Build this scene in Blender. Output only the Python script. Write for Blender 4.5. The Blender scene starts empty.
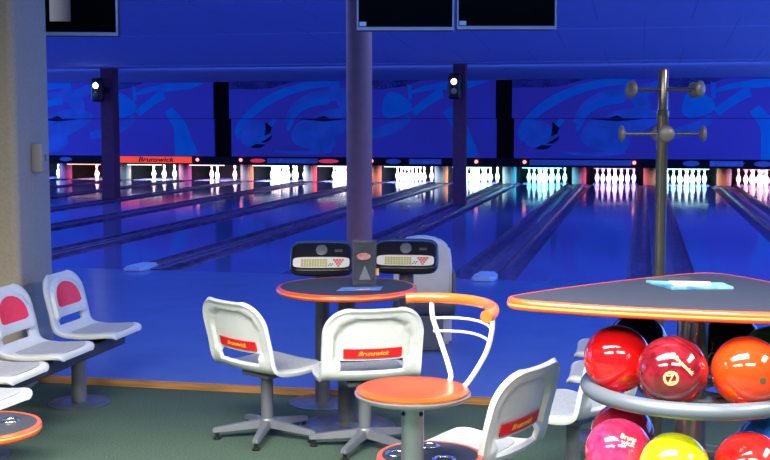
import bpy, bmesh, math, random
from mathutils import Vector, Matrix
random.seed(7)
PI = math.pi
SC = bpy.context.scene
COL = SC.collection
H = 1.57                      # eye height
YAW, PIT, FPX = 0.21463, 0.09116, 1176.7
cY, sY = math.cos(YAW), math.sin(YAW)
def V(a, f, z=0.0):
    """a metres to the right and f metres ahead of the viewpoint, in room coordinates"""
    return (a * cY - f * sY, f * cY + a * sY, z)

# ------------------------------------------------------------------ materials
MATS = {}
def mat(name, col, rough=0.5, metal=0.0, emit=None, estr=0.0, vary=0.0, scale=8.0, bump=0.0, coat=0.0, alpha=None, trans=0.0, spec=0.5, col2=None, stretch=None):
    if name in MATS: return MATS[name]
    m = bpy.data.materials.new(name); m.use_nodes = True
    nt = m.node_tree; b = nt.nodes['Principled BSDF']
    b.inputs['Base Color'].default_value = (*col, 1)
    b.inputs['Roughness'].default_value = rough
    b.inputs['Metallic'].default_value = metal
    b.inputs['Specular IOR Level'].default_value = spec
    b.inputs['Coat Weight'].default_value = coat
    b.inputs['Coat Roughness'].default_value = 0.06
    if trans: b.inputs['Transmission Weight'].default_value = trans
    if alpha is not None: b.inputs['Alpha'].default_value = alpha
    if emit:
        b.inputs['Emission Color'].default_value = (*emit, 1)
        b.inputs['Emission Strength'].default_value = estr
    if vary or bump or col2:
        tc = nt.nodes.new('ShaderNodeTexCoord'); mp = nt.nodes.new('ShaderNodeMapping')
        if stretch: mp.inputs['Scale'].default_value = stretch
        n = nt.nodes.new('ShaderNodeTexNoise'); n.inputs['Scale'].default_value = scale
        n.inputs['Detail'].default_value = 5
        nt.links.new(tc.outputs['Object'], mp.inputs[0]); nt.links.new(mp.outputs[0], n.inputs['Vector'])
        if vary or col2:
            r = nt.nodes.new('ShaderNodeValToRGB')
            c2 = col2 if col2 else tuple(min(1, c * (1 + vary)) for c in col)
            c1 = col if col2 else tuple(c * (1 - vary) for c in col)
            r.color_ramp.elements[0].color = (*c1, 1); r.color_ramp.elements[1].color = (*c2, 1)
            r.color_ramp.elements[0].position = .35; r.color_ramp.elements[1].position = .65
            nt.links.new(n.outputs['Fac'], r.inputs[0]); nt.links.new(r.outputs[0], b.inputs['Base Color'])
        if bump:
            bp = nt.nodes.new('ShaderNodeBump'); bp.inputs['Strength'].default_value = bump
            bp.inputs['Distance'].default_value = .01
            nt.links.new(n.outputs['Fac'], bp.inputs['Height']); nt.links.new(bp.outputs[0], b.inputs['Normal'])
    MATS[name] = m
    return m

M_carpet = mat('carpet', (.044, .078, .058), .95, col2=(.086, .130, .100), scale=120, bump=.35, spec=.1)
M_appr = mat('approach_floor', (.10, .17, .46), .22, vary=.05, scale=3, spec=.35)
M_lane = mat('lane_surface', (.18, .19, .52), .085, vary=.05, scale=2, stretch=(6, .3, 1), spec=.5)
M_gut = mat('gutter', (.05, .02, .09), .3, col2=(.20, .09, .26), scale=5, stretch=(3, .8, 1), spec=.3)
M_cap = mat('divider_cap', (.05, .02, .10), .3, col2=(.20, .09, .28), scale=4, stretch=(3, .8, 1), spec=.4)
M_ceil = mat('ceiling_board', (.30, .33, .80), .9, vary=.03, scale=1.5, spec=.05)
M_wall = mat('concourse_wall', (.55, .53, .52), .9, vary=.03, spec=.1)
M_black = mat('black_pit', (.004, .004, .007), .9, vary=.2, spec=.05)
M_dark = mat('dark_band', (.012, .010, .022), .7, vary=.2, spec=.1)
M_wood = mat('wood_strip', (.42, .20, .07), .5, vary=.25, scale=9, stretch=(.4, 6, 6))
M_conc = mat('column_paint', (.43, .37, .29), .85, vary=.06, scale=60, bump=.15, spec=.2)
M_postp = mat('post_paint', (.16, .045, .10), .7, vary=.08, scale=10, spec=.2)
M_colg = mat('round_column_paint', (.55, .24, .20), .7, vary=.05, scale=10, spec=.2)
M_shell = mat('seat_plastic', (.66, .69, .68), .38, vary=.03, scale=30, spec=.5)
M_pan_grey = mat('pan_grey', (.40, .43, .45), .6, vary=.10, scale=70, bump=.1)  # the pan's greyer look in this light, put into the colour
M_red = mat('red_badge', (.95, .018, .02), .35, vary=.05, scale=20)
M_redl = mat('red_label', (.72, .012, .015), .45, vary=.05, scale=20)
M_yel = mat('yellow_print', (.95, .45, .05), .5, vary=.05)
M_steel = mat('grey_metal', (.17, .185, .215), .42, metal=.35, vary=.05, scale=15)
M_darkst = mat('dark_metal', (.09, .095, .12), .45, metal=.3, vary=.1, scale=15)
M_plate = mat('floor_plate', (.12, .13, .17), .28, metal=.5, vary=.1, scale=8)
M_beam = mat('beam_metal', (.055, .055, .065), .5, metal=.2, vary=.1)
M_blk = mat('black_rubber', (.008, .008, .009), .45, vary=.2)
M_cons = mat('console_plastic', (.010, .010, .014), .28, vary=.2, spec=.5)
M_top = mat('table_laminate', (.024, .028, .036), .5, col2=(.045, .05, .062), scale=220, spec=.25)
M_edge = mat('orange_edging', (.78, .085, .018), .28, vary=.06, scale=9, coat=.3)
M_edgehl = mat('edging_highlight', (.85, .34, .10), .3, vary=.05, scale=9)  # highlight line along the orange rims, put into the colour
M_ored = mat('orange_seat', (.34, .040, .001), .3, col2=(.42, .060, .002), scale=4, coat=.12)
M_orail = mat('orange_rail', (.66, .12, .02), .22, vary=.08, scale=6, coat=.5)
M_alu = mat('silver_metal', (.36, .375, .41), .33, metal=.8, vary=.04, scale=20)
M_white = mat('white_enamel', (.80, .80, .82), .3, vary=.03)
M_chrome = mat('chrome', (.75, .76, .78), .15, metal=1, vary=.03)
M_rack = mat('coat_stand_metal', (.19, .165, .155), .22, metal=.8, vary=.06, scale=12)
M_knob = mat('coat_stand_knob', (.15, .14, .145), .4, metal=.3, vary=.1)
M_screen = mat('dark_screen', (.001, .001, .001), .3, vary=.1, spec=.08)
M_sfr = mat('screen_frame', (.62, .55, .50), .4, metal=.2, vary=.05)
M_pin = mat('pin_white', (.86, .87, .90), .3, vary=.02)
M_pinr = mat('pin_stripe', (.6, .02, .02), .4, vary=.02)
M_ret = mat('ball_return_grey', (.80, .80, .78), .4, vary=.05, scale=10)
M_paperb = mat('blue_leaflet', (.12, .25, .75), .4, vary=.3, scale=20)
M_cyan = mat('cyan_leaflet', (.02, .20, .45), .35, col2=(.25, .55, .70), scale=14)
M_pink = mat('pink_print', (.85, .25, .33), .4, col2=(.9, .7, .7), scale=30)
M_paper = mat('white_paper', (.75, .76, .72), .6, vary=.04)
M_gold = mat('gold_print', (.65, .42, .18), .4, vary=.15)
M_pale = mat('pale_print', (.85, .60, .50), .5, vary=.1)
M_card = mat('dark_card', (.010, .012, .025), .3, col2=(.04, .05, .09), scale=12)
M_acr = mat('clear_acrylic', (.12, .14, .16), .05, trans=.0, alpha=.16, spec=.8)

# ------------------------------------------------------------------ geometry helpers
def finish(name, bm, mats, parent=None, smooth=False, loc=None, auto=None):
    me = bpy.data.meshes.new(name)
    bmesh.ops.recalc_face_normals(bm, faces=bm.faces)
    bm.to_mesh(me); bm.free()
    for m in (mats if isinstance(mats, (list, tuple)) else [mats]): me.materials.append(m)
    if smooth or auto:
        for p in me.polygons: p.use_smooth = True
        if auto:
            me.set_sharp_from_angle(angle=math.radians(auto))
    o = bpy.data.objects.new(name, me); COL.objects.link(o)
    if parent is not None: o.parent = parent
    if loc: o.location = loc
    return o
def tag(o, label, cat, group=None, kind=None):
    if label: o['label'] = label
    if cat: o['category'] = cat
    if group: o['group'] = group
    if kind: o['kind'] = kind
    return o
def thing(name, label, cat, loc=(0, 0, 0), rz=0, group=None):
    o = bpy.data.objects.new(name, None); COL.objects.link(o)
    o.location = loc; o.rotation_euler = (0, 0, rz); o.empty_display_size = .05
    return tag(o, label, cat, group)
def copy_tree(o, parent=None):
    c = o.copy(); COL.objects.link(c)
    if parent is not None: c.parent = parent
    for ch in list(o.children): copy_tree(ch, c)
    return c
def box(bm, x0, x1, y0, y1, z0, z1, mi=0, bev=0):
    vs = [bm.verts.new((x, y, z)) for z in (z0, z1) for y in (y0, y1) for x in (x0, x1)]
    fs = []
    for q in ((0, 1, 3, 2), (4, 5, 7, 6), (0, 1, 5, 4), (2, 3, 7, 6), (0, 2, 6, 4), (1, 3, 7, 5)):
        f = bm.faces.new([vs[i] for i in q]); f.material_index = mi; fs.append(f)
    if bev:
        es = list({e for f in fs for e in f.edges})
        bmesh.ops.recalc_face_normals(bm, faces=fs)
        r = bmesh.ops.bevel(bm, geom=es, offset=bev, segments=3, affect='EDGES', profile=.5)
        for f in r['faces']: f.material_index = mi
    return vs
def lathe(bm, prof, n=32, c=(0, 0, 0), mi=0, mfun=None):
    rings = []
    for r, z in prof:
        if r < 1e-5: rings.append([bm.verts.new((c[0], c[1], c[2] + z))])
        else: rings.append([bm.verts.new((c[0] + r * math.cos(2 * PI * i / n), c[1] + r * math.sin(2 * PI * i / n), c[2] + z)) for i in range(n)])
    for k in range(len(rings) - 1):
        a, b = rings[k], rings[k + 1]
        m_ = mfun(k) if mfun else mi
        for i in range(n):
            j = (i + 1) % n
            if len(a) == 1 and len(b) == 1: break
            if len(a) == 1: f = bm.faces.new((a[0], b[i], b[j]))
            elif len(b) == 1: f = bm.faces.new((a[i], a[j], b[0]))
            else: f = bm.faces.new((a[i], a[j], b[j], b[i]))
            f.material_index = m_
def cyl(bm, r, z0, z1, n=24, c=(0, 0), mi=0, ch=0.0):
    if ch: lathe(bm, [(0, z0), (r - ch, z0), (r, z0 + ch), (r, z1 - ch), (r - ch, z1), (0, z1)], n, (c[0], c[1], 0), mi)
    else: lathe(bm, [(0, z0), (r, z0), (r, z1), (0, z1)], n, (c[0], c[1], 0), mi)
def tube(bm, pts, r, n=12, mi=0, closed=False, sq=1.0, caps=True):
    pts = [Vector(p) for p in pts]; N = len(pts); rings = []
    up = Vector((0, 0, 1))
    for i, p in enumerate(pts):
        if closed: t = pts[(i + 1) % N] - pts[i - 1]
        else: t = pts[min(i + 1, N - 1)] - pts[max(i - 1, 0)]
        t.normalize()
        a = t.cross(up)
        if a.length < 1e-3: a = t.cross(Vector((0, 1, 0)))
        a.normalize(); b = a.cross(t).normalized()
        rr = r(i / (N - 1)) if callable(r) else r
        rings.append([bm.verts.new(p + a * rr * math.cos(2 * PI * k / n) + b * rr * sq * math.sin(2 * PI * k / n)) for k in range(n)])
    for i in range(N if closed else N - 1):
        A, B = rings[i], rings[(i + 1) % N]
        for k in range(n):
            f = bm.faces.new((A[k], A[(k + 1) % n], B[(k + 1) % n], B[k])); f.material_index = mi
    if not closed and caps:
        for R in (rings[0], rings[-1]): bm.faces.new(R).material_index = mi
def prism(bm, pts, z0, z1, mi=0):
    a = [bm.verts.new((x, y, z0)) for x, y in pts]; b = [bm.verts.new((x, y, z1)) for x, y in pts]
    n = len(pts)
    bm.faces.new(a).material_index = mi; bm.faces.new(b).material_index = mi
    for i in range(n):
        bm.faces.new((a[i], a[(i + 1) % n], b[(i + 1) % n], b[i])).material_index = mi
def smoothpath(P, n=8, closed=False):
    P = [Vector(p) for p in P]; out = []; N = len(P)
    for i in range(N if closed else N - 1):
        p1, p2 = P[i], P[(i + 1) % N]
        p0 = P[i - 1] if (closed or i > 0) else p1 * 2 - p2
        p3 = P[(i + 2) % N] if (closed or i < N - 2) else p2 * 2 - p1
        for k in range(n):
            t = k / n
            out.append(.5 * ((2 * p1) + (p2 - p0) * t + (2 * p0 - 5 * p1 + 4 * p2 - p3) * t * t + (3 * p1 - p0 - 3 * p2 + p3) * t ** 3))
    if not closed: out.append(P[-1])
    return out
def text_mesh(s, size, shear=0.0, bold=0.0, ext=.0008):
    cu = bpy.data.curves.new('letters', 'FONT'); cu.body = s; cu.size = size; cu.shear = shear
    cu.offset = bold; cu.extrude = ext; cu.align_x = 'CENTER'; cu.align_y = 'CENTER'; cu.resolution_u = 3
    o = bpy.data.objects.new('letters', cu); COL.objects.link(o)
    dg = bpy.context.evaluated_depsgraph_get(); dg.update()
    me = bpy.data.meshes.new_from_object(o.evaluated_get(dg))
    bpy.data.objects.remove(o); bpy.data.curves.remove(cu)
    return me
def add_text(name, s, size, m, parent, fn, shear=0.0, bold=0.0, ext=.0008):
    """fn maps flat text coordinates (x, y, depth) on to the surface"""
    me = text_mesh(s, size, shear, bold, ext); me.name = name
    for v in me.vertices: v.co = Vector(fn(*v.co))
    me.materials.clear(); me.materials.append(m)
    o = bpy.data.objects.new(name, me); COL.objects.link(o)
    if parent is not None: o.parent = parent
    return o

# ------------------------------------------------------------------ setting
def struct(name, bm, m, **k):
    o = finish(name, bm, m, **k); o['kind'] = 'structure'; return o
S, X0, YF = 1.73, -1.512, 11.363           # lane spacing, first divider, foul line
YP = YF + 18.29                              # head pin row
ZL = 0.04                                    # approach and lane level
YE = 6.44                                   # edge of the carpet
XL, XR = -19.6, 6.0
bm = bmesh.new(); box(bm, XL, XR, -3.0, YE - .02, -.12, 0); struct('floor', bm, M_carpet)
bm = bmesh.new(); box(bm, XL, XR, YE, YF, -.12, ZL); struct('floor_approach', bm, M_appr)
bm = bmesh.new(); box(bm, XL, XR, YE - .02, YE, -.12, ZL + .002); struct('trim_1', bm, M_wood)
bm = bmesh.new(); box(bm, XL, XR, YF, 32.2, -.20, -.12); struct('floor_underlay', bm, M_black)
# ceiling: stepped facets over the lanes
prof = [(-3, 3.12), (14.2, 3.12), (14.22, 3.06), (17.4, 2.93), (17.42, 2.91), (21.3, 2.66), (21.32, 2.64), (32.2, 2.60)]
bm = bmesh.new()
lo = [[bm.verts.new((x, y, z)) for y, z in prof] for x in (XL, XR)]
hi = [[bm.verts.new((x, y, 3.4)) for y, z in prof] for x in (XL, XR)]
for i in range(len(prof) - 1):
    bm.faces.new((lo[0][i], lo[0][i + 1], lo[1][i + 1], lo[1][i]))
    bm.faces.new((hi[0][i], hi[0][i + 1], hi[1][i + 1], hi[1][i]))
    for s in (0, 1): bm.faces.new((lo[s][i], lo[s][i + 1], hi[s][i + 1], hi[s][i]))
for i in (0, -1): bm.faces.new((lo[0][i], lo[1][i], hi[1][i], hi[0][i]))
# panel joints, procedural
nt = M_ceil.node_tree; b = nt.nodes['Principled BSDF']
tc = nt.nodes.new('ShaderNodeTexCoord'); br = nt.nodes.new('ShaderNodeTexBrick')
br.offset = 0.5; br.inputs['Scale'].default_value = 1.0; br.inputs['Brick Width'].default_value = 1.25; br.inputs['Row Height'].default_value = 3.3
br.inputs['Mortar Size'].default_value = .012; br.inputs['Mortar'].default_value = (.27, .32, .68, 1)
br.inputs['Color1'].default_value = (.33, .40, .80, 1); br.inputs['Color2'].default_value = (.35, .42, .78, 1)
nt.links.new(tc.outputs['Object'], br.inputs['Vector']); nt.links.new(br.outputs['Color'], b.inputs['Base Color'])
struct('ceiling', bm, M_ceil)
bm = bmesh.new(); box(bm, XL - .1, XL, -3, 32.2, -.12, 3.4); struct('wall_left', bm, M_wall)
bm = bmesh.new(); box(bm, XR, XR + .1, -3, 32.2, -.12, 3.4); struct('wall_right', bm, M_wall)
bm = bmesh.new(); box(bm, XL, XR, -3.1, -3, -.12, 3.4); struct('wall_back', bm, M_wall)
bm = bmesh.new(); box(bm, XL, XR, 32.2, 32.3, -.2, 3.4); struct('wall_front', bm, M_black)

# ---- left concrete column: rounded corner pillar standing beside the bench
def rrect(w, d, r, n=8):
    P = []
    for cx, cy, a0 in ((w - r, d - r, 0), (-w + r, d - r, 90), (-w + r, -d + r, 180), (w - r, -d + r, 270)):
        for i in range(n + 1):
            a = math.radians(a0 + 90 * i / n); P.append((cx + r * math.cos(a), cy + r * math.sin(a)))
    return P
C0 = V(-2.45, 7.08)
bm = bmesh.new(); prism(bm, rrect(.345, .345, .05, 10), 0, 3.10)
col = finish('concrete_column', bm, M_conc, auto=40); col.location = (C0[0], C0[1], 0); col.rotation_euler[2] = YAW
tag(col, 'thick grey concrete column rising at the left behind the white bench seats', 'column')
bm = bmesh.new(); box(bm, -.06, .06, -.065, 0, -.085, .085, bev=.006)
th = thing('wall_switch', 'small beige box switch fixed on the grey concrete column', 'switch')
a = finish('switch_box', bm, mat('switch_plastic', (.36, .33, .32), .5, vary=.03), th, auto=40)
bm = bmesh.new(); box(bm, -.012, .012, -.073, -.065, -.02, .02, bev=.003); finish('toggle', bm, M_steel, th)
p = V(-2.105, 7.07, 1.36); th.location = p; th.rotation_euler[2] = YAW + PI / 2

# ---- lanes
LN = {-9: 'the lane beside the concrete column', -8: 'the lane behind the left square post', -7: 'the lane under the orange-red sign',
      -6: 'the lane under the left mural gap', -5: 'the lane between left mural gap and round column', -4: 'the lane touching the round column from the left',
      -3: 'the lane just right of the round column', -2: 'the lane just right of the red signal lamp', -1: 'the cyan-lit lane right of the second mural gap',
      0: 'the violet-lit lane left of the coat stand', 1: 'the green-lit lane right of the coat stand', 2: 'the pink-lit lane at the right edge'}
def make_lane():
    r = thing('bowling_lane', '', 'bowling lane', group=None)
    bm = bmesh.new(); box(bm, -.533, .533, 0, 19.4, -.12, 0); finish('lane_surface', bm, M_lane, r)
    for s in (-1, 1):
        bm = bmesh.new(); n = 10; A = []
        for i in range(n + 1):
            a = PI + PI * i / n
            A.append((s * (.535 + .1125) + .1125 * math.cos(a), .075 * math.sin(a) - .006))
        A = [(A[0][0], -.11)] + A + [(A[-1][0], -.11)]
        v0 = [bm.verts.new((x, 0, z)) for x, z in A]; v1 = [bm.verts.new((x, 19.4, z)) for x, z in A]
        for i in range(len(A) - 1): bm.faces.new((v0[i], v0[i + 1], v1[i + 1], v1[i]))
        bm.faces.new(v0); bm.faces.new(v1); bm.faces.new((v0[0], v0[-1], v1[-1], v1[0]))
        finish('gutter', bm, M_gut, r, auto=40)
    return r
lane0 = make_lane()
for n_, k in enumerate(range(-9, 3)):
    o = lane0 if n_ == 0 else copy_tree(lane0)
    o.location = (X0 + (k + .5) * S, YF, ZL)
    tag(o, 'glossy blue bowling lane, ' + LN[k], 'bowling lane', 'bowling lanes')
# dividers with white noses at the foul line
def make_div():
    r = thing('lane_divider', '', 'lane divider')
    bm = bmesh.new()
    box(bm, -.098, .098, 0.0, 18.1, -.12, .012, bev=.008)
    box(bm, -.012, .012, .3, 18.0, .012, .022)
    finish('capping', bm, M_cap, r)
    return r
DIVD = {-9: 'behind the concrete column', -8: 'left of the left square post', -7: 'just right of the left square post', -6: 'below the orange-red sign',
        -5: 'below the left mural gap', -4: 'left of the round column', -3: 'just right of the round column', -2: 'left of the red signal lamp',
        -1: 'below the second mural gap', 0: 'between cyan-lit and violet-lit pins', 1: 'behind the coat stand', 2: 'right of the coat stand'}
d0 = make_div()
for n_, k in enumerate(range(-9, 3)):
    o = d0 if n_ == 0 else copy_tree(d0)
    o.location = (X0 + k * S, YF + .02, ZL)
    tag(o, 'long dark purple gutter divider ending ' + DIVD[k], 'lane divider', 'lane dividers')
    if k in (0, -2):
        bm = bmesh.new()
        P = [(-.115, -.14), (-.125, .0), (-.09, .28), (.09, .28), (.125, .0), (.115, -.14), (.08, -.20), (-.08, -.20)]
        dx = .03 if k == 0 else -.14
        P = [(x + dx, y + .02) for x, y in P]
        prism(bm, P, .0, .04)
        bmesh.ops.bevel(bm, geom=[e for e in bm.edges if all(v.co.z > .035 for v in e.verts)], offset=.02, segments=3, affect='EDGES')
        nb = finish('nose_block', bm, mat('nose_white', (.62, .68, .85), .35, vary=.04), o, auto=40)
        nb['label'] = 'white rounded nose block'
        nb.location = (0, 0, .004) if k == 0 else (0, 0, .004)

# ---- pin decks
PINP = [(0, 0), (-.152, .264), (.152, .264), (-.305, .528), (0, .528), (.305, .528), (-.457, .792), (-.152, .792), (.152, .792), (.457, .792)]
PROF = [(0, 0), (.026, 0), (.028, .004), (.042, .05), (.055, .085), (.0606, .114), (.058, .15), (.048, .185), (.035, .215), (.026, .24),
        (.0232, .26), (.0229, .275), (.024, .295), (.028, .32), (.0323, .343), (.031, .36), (.022, .375), (.010, .381), (0, .382)]
bm = bmesh.new(); lathe(bm, PROF, 16, mfun=lambda k: 1 if k in (9, 11) else 0)
pin0 = finish('bowling_pin', bm, [M_pin, M_pinr], smooth=True)
PINS = {-9: (5, 9), -8: (0,), -7: (3, 4, 5), -6: (6, 0, 5)}
PCOL = {-9: 'pale', -8: 'orange lit', -7: 'bright white', -6: 'pale pink lit', -5: 'dazzling white', -4: 'white', -3: 'blue-white', -2: 'cyan lit', -1: 'cyan lit', 0: 'violet lit', 1: 'green-white lit', 2: 'pink lit'}
first = True
for k in range(-9, 3):
    for i in PINS.get(k, range(10)):
        o = pin0 if first else pin0.copy()
        if not first: COL.objects.link(o)
        first = False
        x, y = PINP[i]
        o.location = (X0 + (k + .5) * S + x, YP + y, ZL)
        tag(o, 'white bowling pin at the end of ' + LN[k], 'bowling pin', 'pins on ' + LN[k])
# coloured lamps over each pin deck
LCOL = {-9: (.3, .5, 1), -8: (1, .5, .35), -7: (.9, 1, .8), -6: (1, .75, .8), -5: (.8, .95, 1), -4: (.9, .95, 1), -3: (.7, .9, 1), -2: (.55, 1, .95), -1: (.25, .9, 1), 0: (.75, .55, 1), 1: (.5, 1, .85), 2: (1, .45, .5)}
LSTR = {-9: 1.0, -8: .8, -7: 1.2, -6: .9, -5: 1.5, -4: 1.4, -3: 1.3, -2: 1.5, -1: 1.1, 0: .8, 1: 1.1, 2: 1.0}
for k in range(-9, 3):
    c = LCOL[k]; xc = X0 + (k + .5) * S
    th = thing('pin_light', 'thin glowing tube above the pins of ' + LN[k], 'lamp', (xc, YF + 17.55, .475), 0, 'pin deck lamps')
    bm = bmesh.new(); box(bm, -.50, .50, -.10, .03, 0, .065); finish('lamp_housing', bm, M_dark, th)
    bm = bmesh.new(); tube(bm, [(-.48, -.035, -.008), (.48, -.035, -.008)], .014, 8)
    finish('lamp_tube', bm, mat('tube_%s' % ('abcdefghijkl'[k + 9]), (.8, .8, .8), .4, emit=c, estr=2.2 if k not in (0, 2) else .9), th, smooth=True)
    L = bpy.data.lights.new('pin_deck_lamp', 'AREA'); L.shape = 'RECTANGLE'; L.size = .8; L.size_y = .05
    L.energy = 75 * LSTR[k]; L.color = c; L.spread = math.radians(85)
    lo_ = bpy.data.objects.new('pin_deck_lamp', L); COL.objects.link(lo_); lo_.location = (xc, YF + 17.56, .45)
    lo_.rotation_euler = (math.radians(68), 0, 0)
# kickback panels between the pin decks
KP = {-9: ('grey', None), -8: ('purple', None), -7: ('blue', 'grey'), -6: ('purple', None), -5: ('grey', 'orange'), -4: ('grey', 'red'), -3: ('orange', None), -2: ('grey', 'orange'), -1: ('grey', 'blue'), 0: ('grey', 'red'), 1: ('orange', None), 2: ('orange', 'grey'), 3: ('grey', None)}
KC = {'grey': (.20, .18, .20), 'purple': (.22, .04, .15), 'blue': (.05, .16, .22), 'orange': (.40, .08, .035), 'red': (.40, .025, .04)}
for k in range(-9, 3):
    a, c = KP[k]
    th = thing('kickback_panel', 'upright %s panel among the pins, %s' % (a if not c else a + ' and ' + c, DIVD[k]), 'panel', (X0 + k * S, YF + 18.15, ZL), 0, 'panels between the pin decks')
    bm = bmesh.new(); box(bm, -.17, .17 if not c else .06, 0, .05, 0, .50); finish('face_panel', bm, mat('panel_' + a, KC[a], .5, vary=.08, scale=5), th)
    bm = bmesh.new(); box(bm, -.165, .165, .05, 1.5, 0, .50); finish('kickback_wall', bm, M_black, th)
    if c:
        bm = bmesh.new(); box(bm, .062, .17, 0, .05, 0, .50); finish('side_strip', bm, mat('panel_' + c, KC[c], .5, vary=.08, scale=5), th)
bm = bmesh.new(); box(bm, XL, XR, YF + 19.75, YF + 19.85, -.12, 2.6); struct('wall_pit', bm, M_black)
bm = bmesh.new(); box(bm, XL, XR, YF + 19.4, YF + 19.75, -.14, -.10); struct('floor_pit', bm, M_black)

# ---- masking units with the mural
YM = 28.65
M_mural = mat('mural_ground', (.17, .13, .62), .8, col2=(.20, .11, .54), scale=.55, spec=.1)
M_mlight = mat('mural_light_shape', (.01, .36, .80), .8, col2=(.03, .27, .76), scale=2.2, spec=.1)
M_mmid = mat('mural_mid_shape', (.09, .23, .70), .8, vary=.15, scale=2.2, spec=.1)
M_mdark = mat('mural_dark_shape', (.012, .012, .05), .8, vary=.2, scale=3, spec=.1)
M_mnight = mat('mural_night_shape', (.05, .035, .16), .8, col2=(.10, .08, .36), scale=3, spec=.1)
def band(P, w):
    """closed outline of a band along P (px) with half widths w"""
    P = smoothpath([(x, y, 0) for x, y in P], 6); n = len(P); L_, R_ = [], []
    for i, p in enumerate(P):
        t = P[min(i + 1, n - 1)] - P[max(i - 1, 0)]; t.normalize(); q = Vector((-t.y, t.x, 0))
        ww = w[0] + (w[1] - w[0]) * i / (n - 1) if len(w) == 2 else (w[0] + (w[1] - w[0]) * 2 * i / (n - 1) if i < n / 2 else w[1] + (w[2] - w[1]) * (2 * i / (n - 1) - 1))
        L_.append(p + q * ww); R_.append(p - q * ww)
    return [(p.x, p.y) for p in L_ + R_[::-1]]
def blob(cx, cy, rx, ry, rot=0, n=24, wob=.08):
    out = []
    for i in range(n):
        a = 2 * PI * i / n; r = 1 + wob * math.sin(3 * a + 1)
        x, y = rx * r * math.cos(a), ry * r * math.sin(a)
        out.append((cx + x * math.cos(rot) - y * math.sin(rot), cy + x * math.sin(rot) + y * math.cos(rot)))
    return out
# motif in a 285 x 80 field (x right, y down), repeated on every unit
SH = []
def sh(poly, mi, lvl): SH.append((poly, mi, lvl))
sh([(4, 0), (84, 0), (72, 3), (58, 7), (40, 8.5), (22, 8), (8, 9)], 4, 1)
sh([(150, 0), (212, 0), (196, 6), (168, 10), (156, 6)], 4, 1)
sh(band([(22, 62), (20, 52), (30, 38), (50, 22), (76, 10), (104, 3.5), (128, 3)], (2, 5, 3)), 2, 2)
sh(band([(30, 68), (44, 58), (54, 48), (60, 40)], (1, 2.5)), 2, 3)
sh(band([(72, 44), (82, 28), (100, 18), (130, 14), (152, 6)], (3, 6, 5)), 3, 2)
sh(band([(74, 52), (82, 34), (98, 24), (118, 20)], (2, 4)), 2, 3)
sh(blob(100, 58, 24, 15, .3), 3, 3)
sh(blob(122, 44, 30, 14, -.3), 3, 4)
sh(blob(38, 56, 16, 14, 0), 3, 1)
sh(band([(60, 74), (90, 76), (120, 72)], (1, 3)), 3, 2)
sh([(50, 43), (57, 49), (55, 55), (49, 58), (50, 50)], 1, 5)
sh([(44, 65), (50, 62), (57, 57), (56, 61), (51, 65)], 1, 5)
sh([(33, 70), (40, 66.5), (50, 67), (45, 70.5), (39, 71)], 1, 5)
sh([(86, 40.2), (104, 39.0), (112, 36.6), (118, 39.4), (136, 40.4), (112, 42.5)], 1, 5)
sh(blob(186, 26, 15, 13, 0, wob=.12), 2, 3)
sh([(200, 12), (214, 6), (236, 2), (268, 1), (280, 1), (262, 8), (240, 10), (222, 10), (204, 14)], 2, 4)
sh([(198, 4), (202, 5), (203, 20), (199, 20)], 2, 5)
sh(band([(204, 34), (216, 24), (228, 16), (234, 14)], (4, 5)), 2, 2)
sh(band([(150, 58), (170, 54), (190, 46), (200, 38)], (4, 6, 3)), 3, 2)
sh(band([(238, 30), (250, 46), (254, 62), (258, 80)], (5, 8, 13)), 2, 2)
sh(band([(120, 6), (136, 26), (134, 44)], (6, 8, 3)), 3, 1)
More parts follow.
